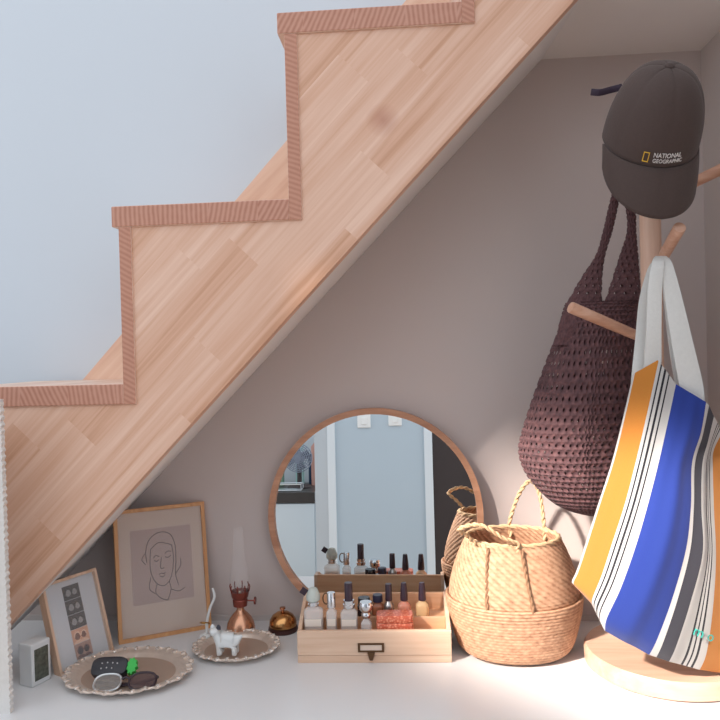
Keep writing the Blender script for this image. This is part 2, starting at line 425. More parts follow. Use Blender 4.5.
pegA0, pegA1 = Vector((SX-.012, SY-.008, at(646, 340, SY).z)), at(570, 307, 1.225)
pegC0, pegC1 = Vector((SX+.012, SY, at(668, 200, SY).z)), at(730, 165, SY-.01)
pegD0, pegD1 = Vector((SX-.01, SY+.008, at(650, 206, SY).z)), at(618, 178, 1.345)
pegE0, pegE1 = Vector((SX, SY-.012, at(648, 165, SY).z)), at(648, 118, 1.205)
for a, b in ((pegA0, pegA1), (pegB0, pegB1), (pegC0, pegC1), (pegD0, pegD1), (pegE0, pegE1)):
    ax = (b-a).normalized()
    pts = [a, a.lerp(b, .5), b-ax*.003, b-ax*.0008, b]
    rad = [.0082, .0092, .0098, .0092, .007]
    obj('peg', tube([p-P0 for p in pts], lambda t, r=rad: r[min(4, int(round(t*4)))], 18), M_['peg'], cs)

# ------------------------------------------------------------------ cap
M_['cap'] = plain('faded_black_twill', '4a3c38', .9, 0, .12, 300, .25, sheen=.08)
M_['cap_strap'] = plain('purple_black_strap', '3a2c3c', .7, 0, .1)
M_['cap_lining'] = plain('white_cap_lining', 'c9c3bf', .8)
tau = math.radians(46)
cc = at(651.5, 133.5, 1.165)
cap = thing('baseball_cap', 'faded black baseball cap with small white lettering hung on coat stand top', 'cap', cc, (tau, 0, math.radians(3)))
CI = (Matrix.Translation(cc) @ cap.rotation_euler.to_matrix().to_4x4()).inverted()
# local: front = -y, up = +z ; turned about x so the peak hangs down
A_, Bf, Hc = .0722, .080, .118
def crown(t, v, off=0):
    # v 0 rim .. 1 top
    s = math.sin(v*PI/2); c = math.cos(v*PI/2)
    r = c**.72; h = s**1.0
    x, y = (A_+off)*r*math.cos(t), (Bf+off)*r*math.sin(t)
    seam = abs(math.sin(3*(t-PI/2)))**.25
    k = 1-.012*(1-seam)*(1-v*.3)
    return Vector((x*k, y*k+.004*s, (Hc+off)*h-.0015*(1-seam)-.012))
def crown_bm(off, flip=False):
    bm = bmesh.new(); nt, nv = 96, 26; g = []
    for j in range(nv+1):
        v = j/nv*.985; row = []
        for i in range(nt):
            t = 2*PI*i/nt; p = crown(t, v, off)
            row.append(bm.verts.new(p))
        g.append(row)
    for j in range(nv):
        for i in range(nt):
            t = 2*PI*(i+.5)/nt; v = (j+.5)/nv
            a = abs(math.atan2(math.sin(t-PI/2), math.cos(t-PI/2)))
            if a < .42 and v < .36*math.sqrt(max(0, 1-(a/.42)**2)): continue   # adjuster opening at the back
            bm.faces.new((g[j][i], g[j][(i+1) % nt], g[j+1][(i+1) % nt], g[j+1][i]))
    bm.faces.new(g[-1])
    return bm
o = obj('crown', crown_bm(0), M_['cap'], cap, angle=80)
sm = o.modifiers.new('thick', 'SOLIDIFY'); sm.thickness = .0018; sm.offset = -1
bm = bmesh.new(); nt, nr = 40, 10; g = []
for j in range(nr+1):
    s = j/nr; row = []
    for i in range(nt+1):
        t = PI+.07+(PI-.14)*(i/nt)
        p = crown(t, 0)
        w = math.sin((i/nt)*PI)**.28
        d = .076*s*w
        side = (math.cos(t))
        x = p.x*(1+.10*s*(1-abs(side)))+side*.002*s
        row.append(bm.verts.new((x, p.y-d*(.42+.25*(1-s))-.012*(1-side*side)*s*w, p.z-d*.80)))
    g.append(row)
for j in range(nr):
    for i in range(nt): bm.faces.new((g[j][i], g[j][i+1], g[j+1][i+1], g[j+1][i]))
bmesh.ops.remove_doubles(bm, verts=bm.verts, dist=1e-5)
o = obj('peak', bm, M_['cap'], cap, angle=80); sm = o.modifiers.new('thick', 'SOLIDIFY'); sm.thickness = .003; sm.offset = 0
obj('button', lathe([(.0075, 0), (.007, .003), (.004, .0055), (0, .006)], 16, crown(0, .985)*0+Vector((0, .004, Hc-.0135))), M_['cap'], cap)
bm = bmesh.new(); band = []
for i in range(25):
    a = PI/2-.6+1.2*i/24; p = crown(a, .0, .0015); band.append((p.x, p.y, p.z+.006))
tube(band, .007, 10, bm, flat=.2, up=(0, 1, .01)); obj('adjuster_strap', bm, M_['cap_strap'], cap)
sp_ = [CI @ at(622, 87, 1.20), CI @ at(610, 90, 1.20), CI @ at(600, 92.5, 1.19), CI @ at(591, 92, 1.19)]
bm = tube(smooth_path(sp_, 5), .0055, 10, flat=.3, up=(0, 1, -.6))
obj('strap_end', bm, M_['cap_strap'], cap, label='loose purple-black strap end sticking out')
ed = smooth_path([CI @ at(619, 100, 1.19), CI @ at(613.5, 110, 1.185), CI @ at(608.5, 121, 1.18), CI @ at(605.5, 131, 1.18)], 6)
obj('opening_trim', tube([p+Vector((-.001, .001, 0)) for p in ed], .0024, 8), M_['cap_strap'], cap)
obj('opening_edging', tube([p+Vector((.0022, -.002, 0)) for p in ed], .0014, 8), M_['cap_lining'], cap, label='white edging of the back opening')
# lettering on the front panel
M_['yellow'] = plain('yellow_thread', 'e0b23a', .6); M_['white_thread'] = plain('white_thread', 'e6e2df', .6)
t0_ = 3*PI/2-.08; v0_ = .085
p = crown(t0_, v0_); du = (crown(t0_+.02, v0_)-p).normalized(); dv = (crown(t0_, v0_+.02)-p); dv = (dv-dv.dot(du)*du).normalized()
LM = Matrix((du, dv, du.cross(dv))).transposed().to_4x4(); LM.translation = p+du.cross(dv)*.0016
bm = text_bm('NATIONAL', .0082, M=Matrix.Translation((.006, .0035, 0))); b2 = text_bm('GEOGRAPHIC', .0070, M=Matrix.Translation((.0075, -.0035, 0)))
me = bpy.data.meshes.new('x'); b2.to_mesh(me); b2.free(); bm.from_mesh(me); bpy.data.meshes.remove(me)
def wrap(bm):
    for v in bm.verts:
        tt = t0_+v.co.x/A_; vv = v0_+v.co.y/.15; q = crown(tt, vv, .0014+v.co.z); v.co = q
    return bm
obj('lettering', wrap(bm), M_['white_thread'], cap, smooth=False)
bm = bmesh.new(); w, h, th_ = .0042, .0062, .0012
for a in ((-w, w, h-th_, h), (-w, w, -h, -h+th_), (-w, -w+th_, -h+th_, h-th_), (w-th_, w, -h+th_, h-th_)):
    box(bm, a[0]-.0245, a[1]-.0245, a[2], a[3], 0, .0005)
for v in bm.verts: pass
bm2 = bm
for v in bm2.verts: v.co = Vector((v.co.x, v.co.y, v.co.z))
obj('emblem', wrap(bm2), M_['yellow'], cap, smooth=False, label='small yellow rectangle emblem')

# ------------------------------------------------------------------ maroon crochet bag
def crochet_mat():
    m = N('maroon_cord'); a = m.n('ShaderNodeAttribute', attribute_name='hole')
    uv = m.n('ShaderNodeUVMap')
    nz = m.n('ShaderNodeTexNoise', {'Vector': uv, 'Scale': 60.0, 'Detail': 3.0})
    col = m.ramp((nz, 0), [(.3, '452a2e'), (.55, '5f3d3f'), (.75, '754e4d')])
    al = m.math('LESS_THAN', (a, 2), .35)
    m.P(col=(col, 0), rough=.75, alpha=al, sheen=.2); m.bump((nz, 0), .5, .002)
    return m.m
M_['crochet'] = crochet_mat()
def crochet(rings, nu, nv, amp=.0035, closed=True, cell=(46, 30), name='x'):
    """rings: function(u,v)->Vector ; stitched relief and a hole mask"""
    bm = bmesh.new(); la = bm.verts.layers.float.new('hole'); uvl = bm.loops.layers.uv.new('UVMap'); G = []
    for j in range(nv+1):
        row = []
        for i in range(nu if closed else nu+1):
            u, v = i/nu, j/nv
            p = rings(u, v); e = 1e-3
            n_ = (rings(u+e, v)-p).cross(rings(u, v+e if v < 1-e else v-e)-p)
            if v >= 1-e: n_ = -n_
            n_ = n_.normalized() if n_.length > 1e-12 else Vector((0, 0, 0))
            rowi = v*cell[1]; ci = u*cell[0]+(.5 if int(rowi) % 2 else 0)
            fu, fv = ci % 1, rowi % 1
            s = math.sin(fu*PI)*math.sin(fv*PI)
            hole = max(0, 1-math.hypot((fu-.5)/.30 if False else (min(fu, 1-fu))/.24, (fv-.5)/.30))
            if v < .22: hole *= 0
            vt = bm.verts.new(p+n_*amp*(s**.6-.4)); vt[la] = hole
            row.append(vt)
        G.append(row)
    for j in range(nv):
        for i in range(nu):
            i2 = (i+1) % nu if closed else i+1
            f = bm.faces.new((G[j][i], G[j][i2], G[j+1][i2], G[j+1][i]))
            for l, (uu, vv) in zip(f.loops, ((i, j), (i+1, j), (i+1, j+1), (i, j+1))): l[uvl].uv = (uu/nu, vv/nv)
    return bm
BY = 1.345
rows = [(515, 588, 612, .004), (509, 567, 632, .022), (500, 550, 642, .034), (485, 534, 650, .046), (468, 522, 654, .053), (448, 517, 654, .056), (425, 522, 654, .055), (395, 532, 652, .052), (360, 545, 648, .046), (330, 557, 645, .038), (312, 562, 643, .033), (302, 566, 641, .030)]
ring = []
for y, xl, xrr, th in rows:
    a, b = at(xl, y, BY), at(xrr, y, BY); ring.append(((a.x+b.x)/2, (a.z+b.z)/2, (b.x-a.x)/2, th))
def interp(lst, v):
    n = len(lst)-1; k = min(n-1, int(v*n)); t = v*n-k
    g = lambda i: Vector(lst[max(0, min(n, i))])
    p0, p1, p2, p3 = g(k-1), g(k), g(k+1), g(k+2)
    return .5*((2*p1)+(p2-p0)*t+(2*p0-5*p1+4*p2-p3)*t*t+(3*p1-p0-3*p2+p3)*t**3)
ring4 = [tuple(r) for r in ring]
def bagf(u, v):
    r = interp(ring4, v); t = 2*PI*u
    cx_, sx_ = math.cos(t), math.sin(t)
    e_ = .85+.5*max(0, math.sin(PI*min(1, max(0, v*1.05-.05))))
    ce = math.copysign(abs(cx_)**e_, cx_); se = math.copysign(abs(sx_)**e_, sx_)
    if sx_ > 0: ce -= .12*sx_**2*math.sin(PI*min(1, v))
    fold = .006*math.sin(3*t+1.2)*v*(1-v)*2
    return Vector((r[0]+(r[2]+fold)*ce, BY-(r[3]*(1.25 if sx_ > 0 else 1)+fold)*se, r[1]))
bag = thing('crochet_bag', 'dark maroon crochet net bag hanging from coat stand behind the peg', 'bag', at(590, 515, BY))
bmb = crochet(bagf, 560, 340, .003, cell=(56, 34))
obj('bag_body', bmb, M_['crochet'], bag, world=True, angle=False)
hang = pegD0.lerp(pegD1, .75)
def strapf(pl):
    P = [(at(l, y, d), at(r, y, d)) for y, l, r, d in pl]
    A1 = [tuple(a) for a, b in P]; B1 = [tuple(b) for a, b in P]
    def f(u, v):
        a, b = interp(A1, v), interp(B1, v); t = 2*PI*u
        c = (a+b)/2; w = (b-a)/2
        return c+w*math.cos(t)+Vector((0, -.006*math.sin(t), 0))
    return f
for pl_ in ([(345, 553, 604, BY-.03), (308, 565, 602, BY-.024), (280, 580, 602, BY-.018), (255, 596, 605, BY-.01), (232, 603, 612, BY-.004), (210, 608, 617, BY), (190, 613, 621, BY)],
            [(345, 604, 645, BY-.03), (308, 604, 643, BY-.024), (280, 612, 640, BY-.018), (255, 620, 638, BY-.01), (232, 627, 636, BY-.004), (210, 626, 635, BY), (190, 619, 628, BY)]):
    obj('strap', crochet(strapf(pl_), 60, 150, .0022, cell=(10, 22)), M_['crochet'], bag, world=True, angle=False)

# ------------------------------------------------------------------ striped tote
def tote_mat():
    m = N('striped_cotton'); uv = m.n('ShaderNodeUVMap'); sp = m.n('ShaderNodeSeparateXYZ', {0: uv})
    W, O, K, BL, DG = 'd0cecb', 'cb8233', '29272f', '263d92', '3d3c45'
    st_ = [(0, W), (.012, O), (.18, W), (.197, K), (.207, W), (.222, K), (.232, W), (.247, K), (.257, W), (.30, BL), (.62, W), (.65, DG), (.72, W), (.785, K), (.795, W), (.81, K), (.82, W), (.835, K), (.845, W), (.88, O), (.985, W)]
    r1 = m.ramp((sp, 0), [(p, c) for p, c in st_], 'CONSTANT')
    nz = m.n('ShaderNodeTexNoise', {'Vector': uv, 'Scale': 240.0, 'Detail': 2.0})
    col = m.mix(.12, (r1, 0), (nz, 1), 'SOFT_LIGHT')
    m.P(col=col, rough=.9, sheen=.2); m.bump((nz, 0), .15, .001)
    # thin cotton lets a little light through
    tr = m.n('ShaderNodeBsdfTranslucent', {0: col}); mx = m.n('ShaderNodeMixShader', {0: .22, 1: m.b, 2: tr}); m.set(m.o, 'Surface', mx)
    return m.m
M_['tote'] = tote_mat()
UK = [0, .18, .30, .62, .65, .72, .88, 1.0]
TK = [  # rows of stripe edges, top to bottom: (px,py,depth)
 [(633, 374, 1.185), (658, 360, 1.165), (676, 384, 1.165), (706, 402, 1.15), (709, 405, 1.152), (714, 416, 1.16), (722, 432, 1.18), (732, 446, 1.20)],
 [(623, 418, 1.185), (647, 410, 1.155), (668, 422, 1.15), (701, 432, 1.145), (703, 434, 1.148), (708, 441, 1.16), (713, 450, 1.18), (733, 458, 1.20)],
 [(612, 462, 1.185), (635, 461, 1.145), (659, 462, 1.135), (692, 463, 1.14), (695, 464, 1.142), (702, 465, 1.15), (712, 467, 1.17), (736, 470, 1.19)],
 [(598, 505, 1.19), (624, 503, 1.14), (648, 505, 1.125), (691, 506, 1.125), (694, 507, 1.126), (701, 508, 1.132), (713, 510, 1.15), (742, 514, 1.18)],
 [(586, 543, 1.195), (611, 543, 1.14), (636, 546, 1.118), (686, 550, 1.115), (690, 551, 1.116), (702, 553, 1.12), (715, 556, 1.135), (746, 561, 1.17)],
 [(577, 570, 1.20), (601, 574, 1.145), (621, 588, 1.122), (672, 600, 1.112), (677, 601, 1.112), (689, 604, 1.116), (712, 608, 1.13), (748, 614, 1.165)],
 [(572, 581, 1.205), (592, 597, 1.155), (607, 618, 1.135), (657, 640, 1.122), (663, 642, 1.122), (675, 646, 1.124), (706, 652, 1.14), (742, 656, 1.17)],
 [(574, 585, 1.21), (592, 604, 1.165), (605, 631, 1.15), (649, 655, 1.14), (656, 657, 1.14), (668, 661, 1.14), (699, 670, 1.15), (736, 675, 1.18)]]
TW = [[at(*p) for p in r] for r in TK]
def tote_pt(u, v):
    k = 0
    while k < len(UK)-2 and u > UK[k+1]: k += 1
    t = (u-UK[k])/(UK[k+1]-UK[k])
    cols = [tuple(r[k].lerp(r[k+1], t)) for r in TW]
    return interp(cols, v)
def tote_front(u, v):
    p = tote_pt(u, v)
    p.y += .0018*math.sin(u*21+v*2.5)*(.3+v)*math.sin(PI*u) + .0008*math.sin(u*47+3*v)*(1-abs(v-.5)) - .010*math.sin(PI*min(1, max(0, (u-.3)/.32)))*math.sin(PI*v)**.8
    return p
tote = thing('tote_bag', 'blue, orange and white striped cotton tote bag hanging on coat stand', 'bag', at(650, 660, 1.16))
bm = bmesh.new(); uvl = bm.loops.layers.uv.new('UVMap'); NU, NV = 90, 70; G = []
for j in range(NV+1):
    v = j/NV; row = []
    for i in range(NU+1):
        row.append((tote_front(i/NU, v), i/NU))
    thick = .055*math.sin(PI*min(1, .18+.82*v)) if v < 1 else 0
    for i in range(NU-1, 0, -1):
        u = i/NU; p = tote_pt(u, v); q = p+Vector((0, .006+thick*math.sin(PI*u)**.7, -.004*(1-v)))
        row.append((q, u))
    G.append([(bm.verts.new(p), u) for p, u in row])
n = len(G[0])
for j in range(NV):
    for i in range(n):
        i2 = (i+1) % n
        f = bm.faces.new((G[j][i][0], G[j][i2][0], G[j+1][i2][0], G[j+1][i][0]))
        us = [G[j][i][1], G[j][i2][1], G[j][i2][1], G[j][i][1]]
        for l, uu, vv in zip(f.loops, us, (j, j, j+1, j+1)): l[uvl].uv = (uu, vv/NV)
for i in range(1, NU):                     # bottom seam
    a, b, c, d = G[NV][i][0], G[NV][i+1][0], G[NV][n-i-1][0] if i+1 < NU else None, G[NV][n-i][0]
    try:
        bm.faces.new((a, b, c, d) if c and c != b else (a, b, d))
    except ValueError: pass
obj('bag_body', bm, M_['tote'], tote, world=True, angle=False)
M_['strap'] = plain('white_cotton_webbing', 'dcdcd8', .9, 0, .06, 200, .2)
def ribbon(pl, th=.0022):
    A1 = [tuple(at(x-w/2, y, d)) for x, y, w, d in pl]; B1 = [tuple(at(x+w/2, y, d)) for x, y, w, d in pl]; rings = []
    for k in range(41):
        a, b = interp(A1, k/40), interp(B1, k/40); nn = (b-a).normalized(); off = Vector((0, th, 0))
        rings.append([a, a.lerp(b, .5)-off*.6, b, b+off, a.lerp(b, .5)+off*.4, a+off])
    return loft(rings)
for pl_ in ([(660, 256, 9, 1.20), (658, 263, 12, 1.172), (655, 290, 14, 1.168), (654, 330, 15, 1.170), (653, 360, 17, 1.178), (652, 385, 17, 1.182)],
            [(661, 257, 8, 1.222), (653, 269, 10, 1.215), (645, 300, 11, 1.21), (641, 340, 11, 1.205), (638, 374, 12, 1.195), (637, 388, 12, 1.195)],
            [(662, 256, 9, 1.195), (667, 264, 11, 1.176), (673, 295, 17, 1.17), (682, 340, 21, 1.168), (691, 384, 24, 1.170), (694, 406, 22, 1.172)],
            [(663, 257, 8, 1.225), (666, 273, 9, 1.22), (670, 305, 11, 1.215), (675, 345, 12, 1.21), (681, 385, 12, 1.20), (683, 400, 12, 1.20)]):
    obj('strap', ribbon(pl_), M_['strap'], tote, world=True)
M_['teal'] = plain('teal_print', '3aa79b', .8)
def letters(s, px, py, size, ang, uu, vv):
    bm = text_bm(s, size)
    p = tote_front(uu, vv)
    for v in bm.verts:
        w = Matrix.Rotation(math.radians(ang), 3, 'Z') @ v.co
        v.co = Vector((p.x+w.x, p.y-.004-v.co.z*2+w.x*.12, p.z+w.y))
    return bm
lp = at(704, 634, 1.128)
bm = text_bm('m o', .022, M=Matrix.Rotation(math.radians(-24), 4, 'Z'))
for v in bm.verts: v.co = Vector((lp.x+v.co.x, lp.y-.003+max(0, v.co.x)*.35+v.co.z, lp.z+v.co.y))
obj('lettering', bm, M_['teal'], tote, smooth=False, world=True, label='small teal letters printed near the hem')

# ------------------------------------------------------------------ belly basket
def weave_mat(name, cols, mode='uv'):
    m = N(name); uv = m.n('ShaderNodeUVMap')
    nz = m.n('ShaderNodeTexNoise', {'Vector': uv, 'Scale': 40.0, 'Detail': 4.0})
    a = m.n('ShaderNodeAttribute', attribute_name='relief')
    f = m.math('ADD', m.math('MULTIPLY', (nz, 0), .7), m.math('MULTIPLY', (a, 2), .3))
    m.P(col=(m.ramp(f, [(.25, cols[0]), (.45, cols[1]), (.7, cols[2])]), 0), rough=.75); m.bump((nz, 0), .4, .0015)
    return m.m
M_['seagrass'] = weave_mat('seagrass', ['7f5843', 'ad8062', 'caa080'])
M_['rope'] = plain('seagrass_rope', 'c9a882', .8, 0, .25, 140, .4)
M_['rope_dark'] = plain('seagrass_rope_brown', '8d6a4e', .8, 0, .25, 140, .4)
bp = fl(514, 668); BYC = bp.y+.080
bk = thing('belly_basket', 'woven seagrass belly basket with folded waist and two rope handles', 'basket', (at(514, 600, BYC).x, BYC, 0))
BSY = .86
def weave(prof, n, kind, amp):
    P = smooth_path([(r, 0, z) for r, z in prof], 14)
    bm = bmesh.new(); la = bm.verts.layers.float.new('relief'); uvl = bm.loops.layers.uv.new('UVMap'); G = []
    s = 0
    for k, p in enumerate(P):
        if k: s += (P[k]-P[k-1]).length
        row = []
        for i in range(n):
            t = 2*PI*i/n
            if kind == 'twill':
                a = t*44/ (2*PI)*2; b = s/.0058
                q = (a+b*.5) % 2; h = abs(math.sin(PI*(a*.5+b*.5)))*.7+.3*abs(math.sin(PI*b))
            else:
                a = t*58/(2*PI); b = s/.0058
                h = abs(math.sin(PI*b))**.6*(.6+.4*abs(math.sin(PI*(a+(.5 if int(b) % 2 else 0)))))
            r = p.x+amp*(h-.5); wob = 1+.008*math.sin(2*t+.7)+.006*math.sin(5*t)
            v = bm.verts.new((r*math.cos(t)*wob, r*math.sin(t)*BSY*wob, p.z)); v[la] = h; row.append((v, s))
        G.append(row)
    for j in range(len(G)-1):
        for i in range(n):
            i2 = (i+1) % n
            f = bm.faces.new((G[j][i][0], G[j][i2][0], G[j+1][i2][0], G[j+1][i][0]))
            for l, (uu, vv) in zip(f.loops, ((i, j), (i+1, j), (i+1, j+1), (i, j+1))): l[uvl].uv = (uu/n*.75*2, G[vv if vv < len(G) else -1][0][1]*2)
    return bm
lower = [(.001, .004), (.07, .0025), (.091, .004), (.103, .013), (.111, .033), (.1175, .058), (.1225, .084), (.1245, .102), (.1225, .1065), (.118, .104), (.106, .098)]
upper = [(.106, .092), (.1165, .103), (.1175, .113), (.1150, .130), (.1085, .155), (.0985, .182), (.0885, .204), (.0845, .2115), (.0815, .208), (.089, .188), (.1, .16), (.104, .13), (.085, .1), (.001, .1)]
obj('lower_body', weave(lower, 520, 'rows', .0020), M_['seagrass'], bk, angle=False)
obj('upper_body', weave(upper, 520, 'twill', .0024), M_['seagrass'], bk, angle=False)
RZ = .2105
def rimp(t, r=.084, z=RZ): return Vector((r*math.cos(t), r*math.sin(t)*BSY, z))
obj('rim', braid([rimp(2*PI*i/160) for i in range(161)], .0042, 14), M_['rope'], bk)
def loc(p): return p-Vector(bk.location)
ta, tb = math.radians(86), math.radians(38)
ha, hb = rimp(ta), rimp(tb)
tp = loc(at(531, 481, bk.location.y+.075))
rear = smooth_path([ha-Vector((0, 0, .02)), ha+Vector((0, .004, .012)), ha.lerp(tp, .62)+Vector((-.006, 0, .012)), tp, hb.lerp(tp, .62)+Vector((.007, 0, .010)), hb+Vector((0, .004, .012)), hb-Vector((0, 0, .02))], 14)
obj('handle', braid(rear, .0040, 24), M_['rope'], bk)
pa, pb = rimp(math.radians(222)), rimp(math.radians(268))
fa, fb, fc_ = loc(at(459, 529, bk.location.y-.075)), loc(at(480, 525, bk.location.y-.085)), loc(at(503, 538, bk.location.y-.085))
front = smooth_path([pa-Vector((0, 0, .008)), pa.lerp(fa, .5)+Vector((-.004, 0, 0)), fa, fb, fc_, pb+Vector((.002, -.005, .006)), pb-Vector((0, 0, .01))], 12)
obj('handle', braid(front, .0038, 24), M_['rope'], bk)
for t, dt in ((math.radians(236), .10), (math.radians(273), .11)):
    pts = []
    for k in range(30):
        s = k/29; z = RZ-.004-s*.105
        rr = .088+(.1175-.088)*min(1, s*1.1)**.85 + .0035
        pts.append(rimp(t+dt*s, rr, z))
    obj('handle_tail', braid(pts, .0032, 24), M_['rope_dark'], bk, label='brown rope end laced down the side')

# ------------------------------------------------------------------ picture frames
M_['frame_oak'] = wood('honey_oak_frame', ['b97f4e', 'cb935f', 'd9a674'], PI/2, 'Y', 4, 60, .45)
M_['frame_pale'] = wood('pale_frame', ['c29c80', 'd2b096', 'dfc3ad'], PI/2, 'Y', 4, 60, .45)
M_['pane'] = N('clear_pane'); M_['pane'].P(col=(1, 1, 1, 1), rough=.03, alpha=.07, spec=.8); M_['pane'] = M_['pane'].m
def frame(name, label, cat, bl, br, w, h, lean, bw, dp, fm):
    rz = math.atan2(br.y-bl.y, br.x-bl.x)
    t = thing(name, label, cat, bl, (-lean, 0, rz))
    bm = bmesh.new()
    for pts in ([(0, 0), (w, 0), (w-bw, bw), (bw, bw)], [(w, 0), (w, h), (w-bw, h-bw), (w-bw, bw)], [(w, h), (0, h), (bw, h-bw), (w-bw, h-bw)], [(0, h), (0, 0), (bw, bw), (bw, h-bw)]):
        prism(pts, 0, dp, bm)
    bmesh.ops.remove_doubles(bm, verts=bm.verts, dist=1e-6)
    obj('frame', bm, fm, t, smooth=False, bevel=.0006)
    return t
a, b = fl(119, 645), fl(212, 628)
fw = (b-a).length
big = frame('framed_drawing', 'large honey oak frame with brown line drawing of a face on taupe', 'picture frame', a, b, fw, .257, math.radians(9.5), .0075, .016, M_['frame_oak'])
FH = .257
obj('mat_board', B(.007, fw-.007, .007, .011, .007, FH-.007), plain('beige_mat', 'c0a999', .85, 0, .03, 20), big, smooth=False)
px0, px1, pz0, pz1 = fw*.17, fw*.83, FH*.26, FH*.83
obj('print', B(px0, px1, .0062, .007, pz0, pz1), plain('taupe_paper', 'a98f86', .85, 0, .05, 25), big, smooth=False)
bm = bmesh.new(); pcx, pcz, ps = (px0+px1)/2, (pz0+pz1)/2, (pz1-pz0)/2
strokes = [
 [(-.5, .1), (-.52, .4), (-.38, .72), (-.05, .88), (.3, .8), (.45, .5), (.46, .1), (.42, -.3), (.5, -.62)],
 [(-.36, .45), (-.4, .1), (-.38, -.2), (-.24, -.46), (0, -.58), (.22, -.45), (.34, -.15), (.38, .2), (.34, .5)],
 [(-.55, .35), (-.66, .2), (-.55, .05)], [(-.36, .45), (-.1, .6), (.15, .56), (.34, .5)],
 [(-.28, .2), (-.2, .26), (-.09, .22)], [(-.27, .14), (-.19, .1), (-.1, .14)], [(.1, .28), (.2, .34), (.32, .32)], [(.1, .2), (.2, .17), (.3, .22)],
 [(-.02, .2), (-.06, -.02), (-.05, -.1), (.06, -.1)], [(-.13, -.26), (-.04, -.23), (.02, -.25), (.1, -.22)], [(-.1, -.3), (0, -.34), (.08, -.28)],
 [(-.2, -.5), (-.26, -.72), (-.1, -.9), (.12, -.98)], [(.2, -.48), (.24, -.7), (.12, -.98)], [(-.4, -.3), (-.46, -.6), (-.28, -.76)], [(.42, -.3), (.6, -.1), (.62, .1)], [(.25, -.7), (.5, -.78), (.72, -.7)]]
for s in strokes:
    tube([(pcx+p.x*ps*.82, .0060, pcz+p.z*ps) for p in smooth_path([(x, 0, z) for x, z in s], 7)], .0008, 5, bm)
obj('ink_lines', bm, plain('brown_ink', '46322d', .8), big)
obj('pane', B(.007, fw-.007, .003, .0042, .007, FH-.007), M_['pane'], big, smooth=False)
a, b = fl(61, 677), fl(115, 652.5)
fw = (b-a).length; FH = .163
sm_ = frame('photo_frame', 'small pale wood frame holding a strip of five little snapshots', 'picture frame', a, b, fw, FH, math.radians(17), .0055, .018, M_['frame_pale'])
obj('mat_board', B(.005, fw-.005, .008, .011, .005, FH-.005), plain('pale_blue_grey_card', 'c3c5c9', .85, 0, .02), sm_, smooth=False)
tones = [('35302f', '8d8a88', '5a5553'), ('35302f', '918d8b', '605a57'), ('3a3433', '938e8b', '4b4643'), ('d6a184', '7a4f3f', 'e8c0a5'), ('a98577', '3c3036', '6d4d49')]
ph = FH*.158; sw = fw*.30; sx0 = fw*.36
for k, (bgc, fc, dc) in enumerate(tones):
    zt = FH*.9-k*(ph+.0008)
    s = obj('snapshot', B(sx0, sx0+sw, .0072, .008, zt-ph, zt), plain('snapshot_paper', bgc, .6, 0, .2, 60), sm_, smooth=False, label=('monochrome snapshot of two people' if k < 3 else 'colour snapshot of two people'))
    bm = bmesh.new()
    for q, (ox, sz) in enumerate(((.3, 1), (.68, .9))):
        c0 = (sx0+sw*ox, .0070, zt-ph*.5)
        loft([[(c0[0]+sw*.17*sz*math.cos(2*PI*i/16), .0068+yy, c0[2]+ph*.26*sz*math.sin(2*PI*i/16)) for i in range(16)] for yy in (0, .0004)], bm)
    obj('printed_faces', bm, plain('printed_faces', fc, .6), s, smooth=False)
    bm = bmesh.new()
    for q, (ox, sz) in enumerate(((.3, 1), (.68, .9))):
        c0 = (sx0+sw*ox, 0, zt-ph*.52)
        loft([[(c0[0]+sw*.2*sz*math.cos(PI*i/10)*rr, .0066, c0[2]+ph*.36*sz*math.sin(PI*i/10)*rr) for i in range(11)] for rr in (.7, 1.0)], bm, closed=False)
        loft([[(c0[0]+sw*.26*sz*math.cos(PI*i/10)*rr, .0067, zt-ph+ph*.24*sz*math.sin(PI*i/10)*rr) for i in range(11)] for rr in (.01, 1.0)], bm, closed=False)
    obj('printed_hair', bm, plain('printed_hair', dc if k > 2 else '2c2828', .6), s, smooth=False)
obj('pane', B(.005, fw-.005, .003, .0042, .005, FH-.005), M_['pane'], sm_, smooth=False)

# ------------------------------------------------------------------ little clock
p0, p1, p2 = fl(14.6, 688), fl(32.5, 688.5), fl(51.5, 678.6)
dx = (p2-p1); wC = dx.length; rz = math.atan2(dx.y, dx.x); hC = .0735; dC = max(.03, (p1-p0).length*.98)
ck = thing('digital_clock', 'small white block clock with grey-green display standing at far left', 'clock', p1, (0, 0, rz))
M_['clock'] = plain('white_plastic', 'd3d4d4', .45, 0, .02)
obj('clock_body', B(0, wC, 0, dC, 0, hC), M_['clock'], ck, smooth=False, bevel=.0025)
def lcd():
    m = N('grey_green_display'); tc = m.n('ShaderNodeTexCoord'); sp = m.n('ShaderNodeSeparateXYZ', {0: (tc, 'Object')})
    w = m.n('ShaderNodeTexNoise', {'Vector': (tc, 'Object'), 'Scale': 140.0, 'Detail': 2.0})
    return m.P(col=(m.ramp((w, 0), [(.35, '4a4d45'), (.6, '5e6157'), (.75, '6b6f64')]), 0), rough=.25)
obj('display', B(wC*.14, wC*.86, -.0008, .001, hC*.12, hC*.86), lcd(), ck, smooth=False, bevel=.0005)

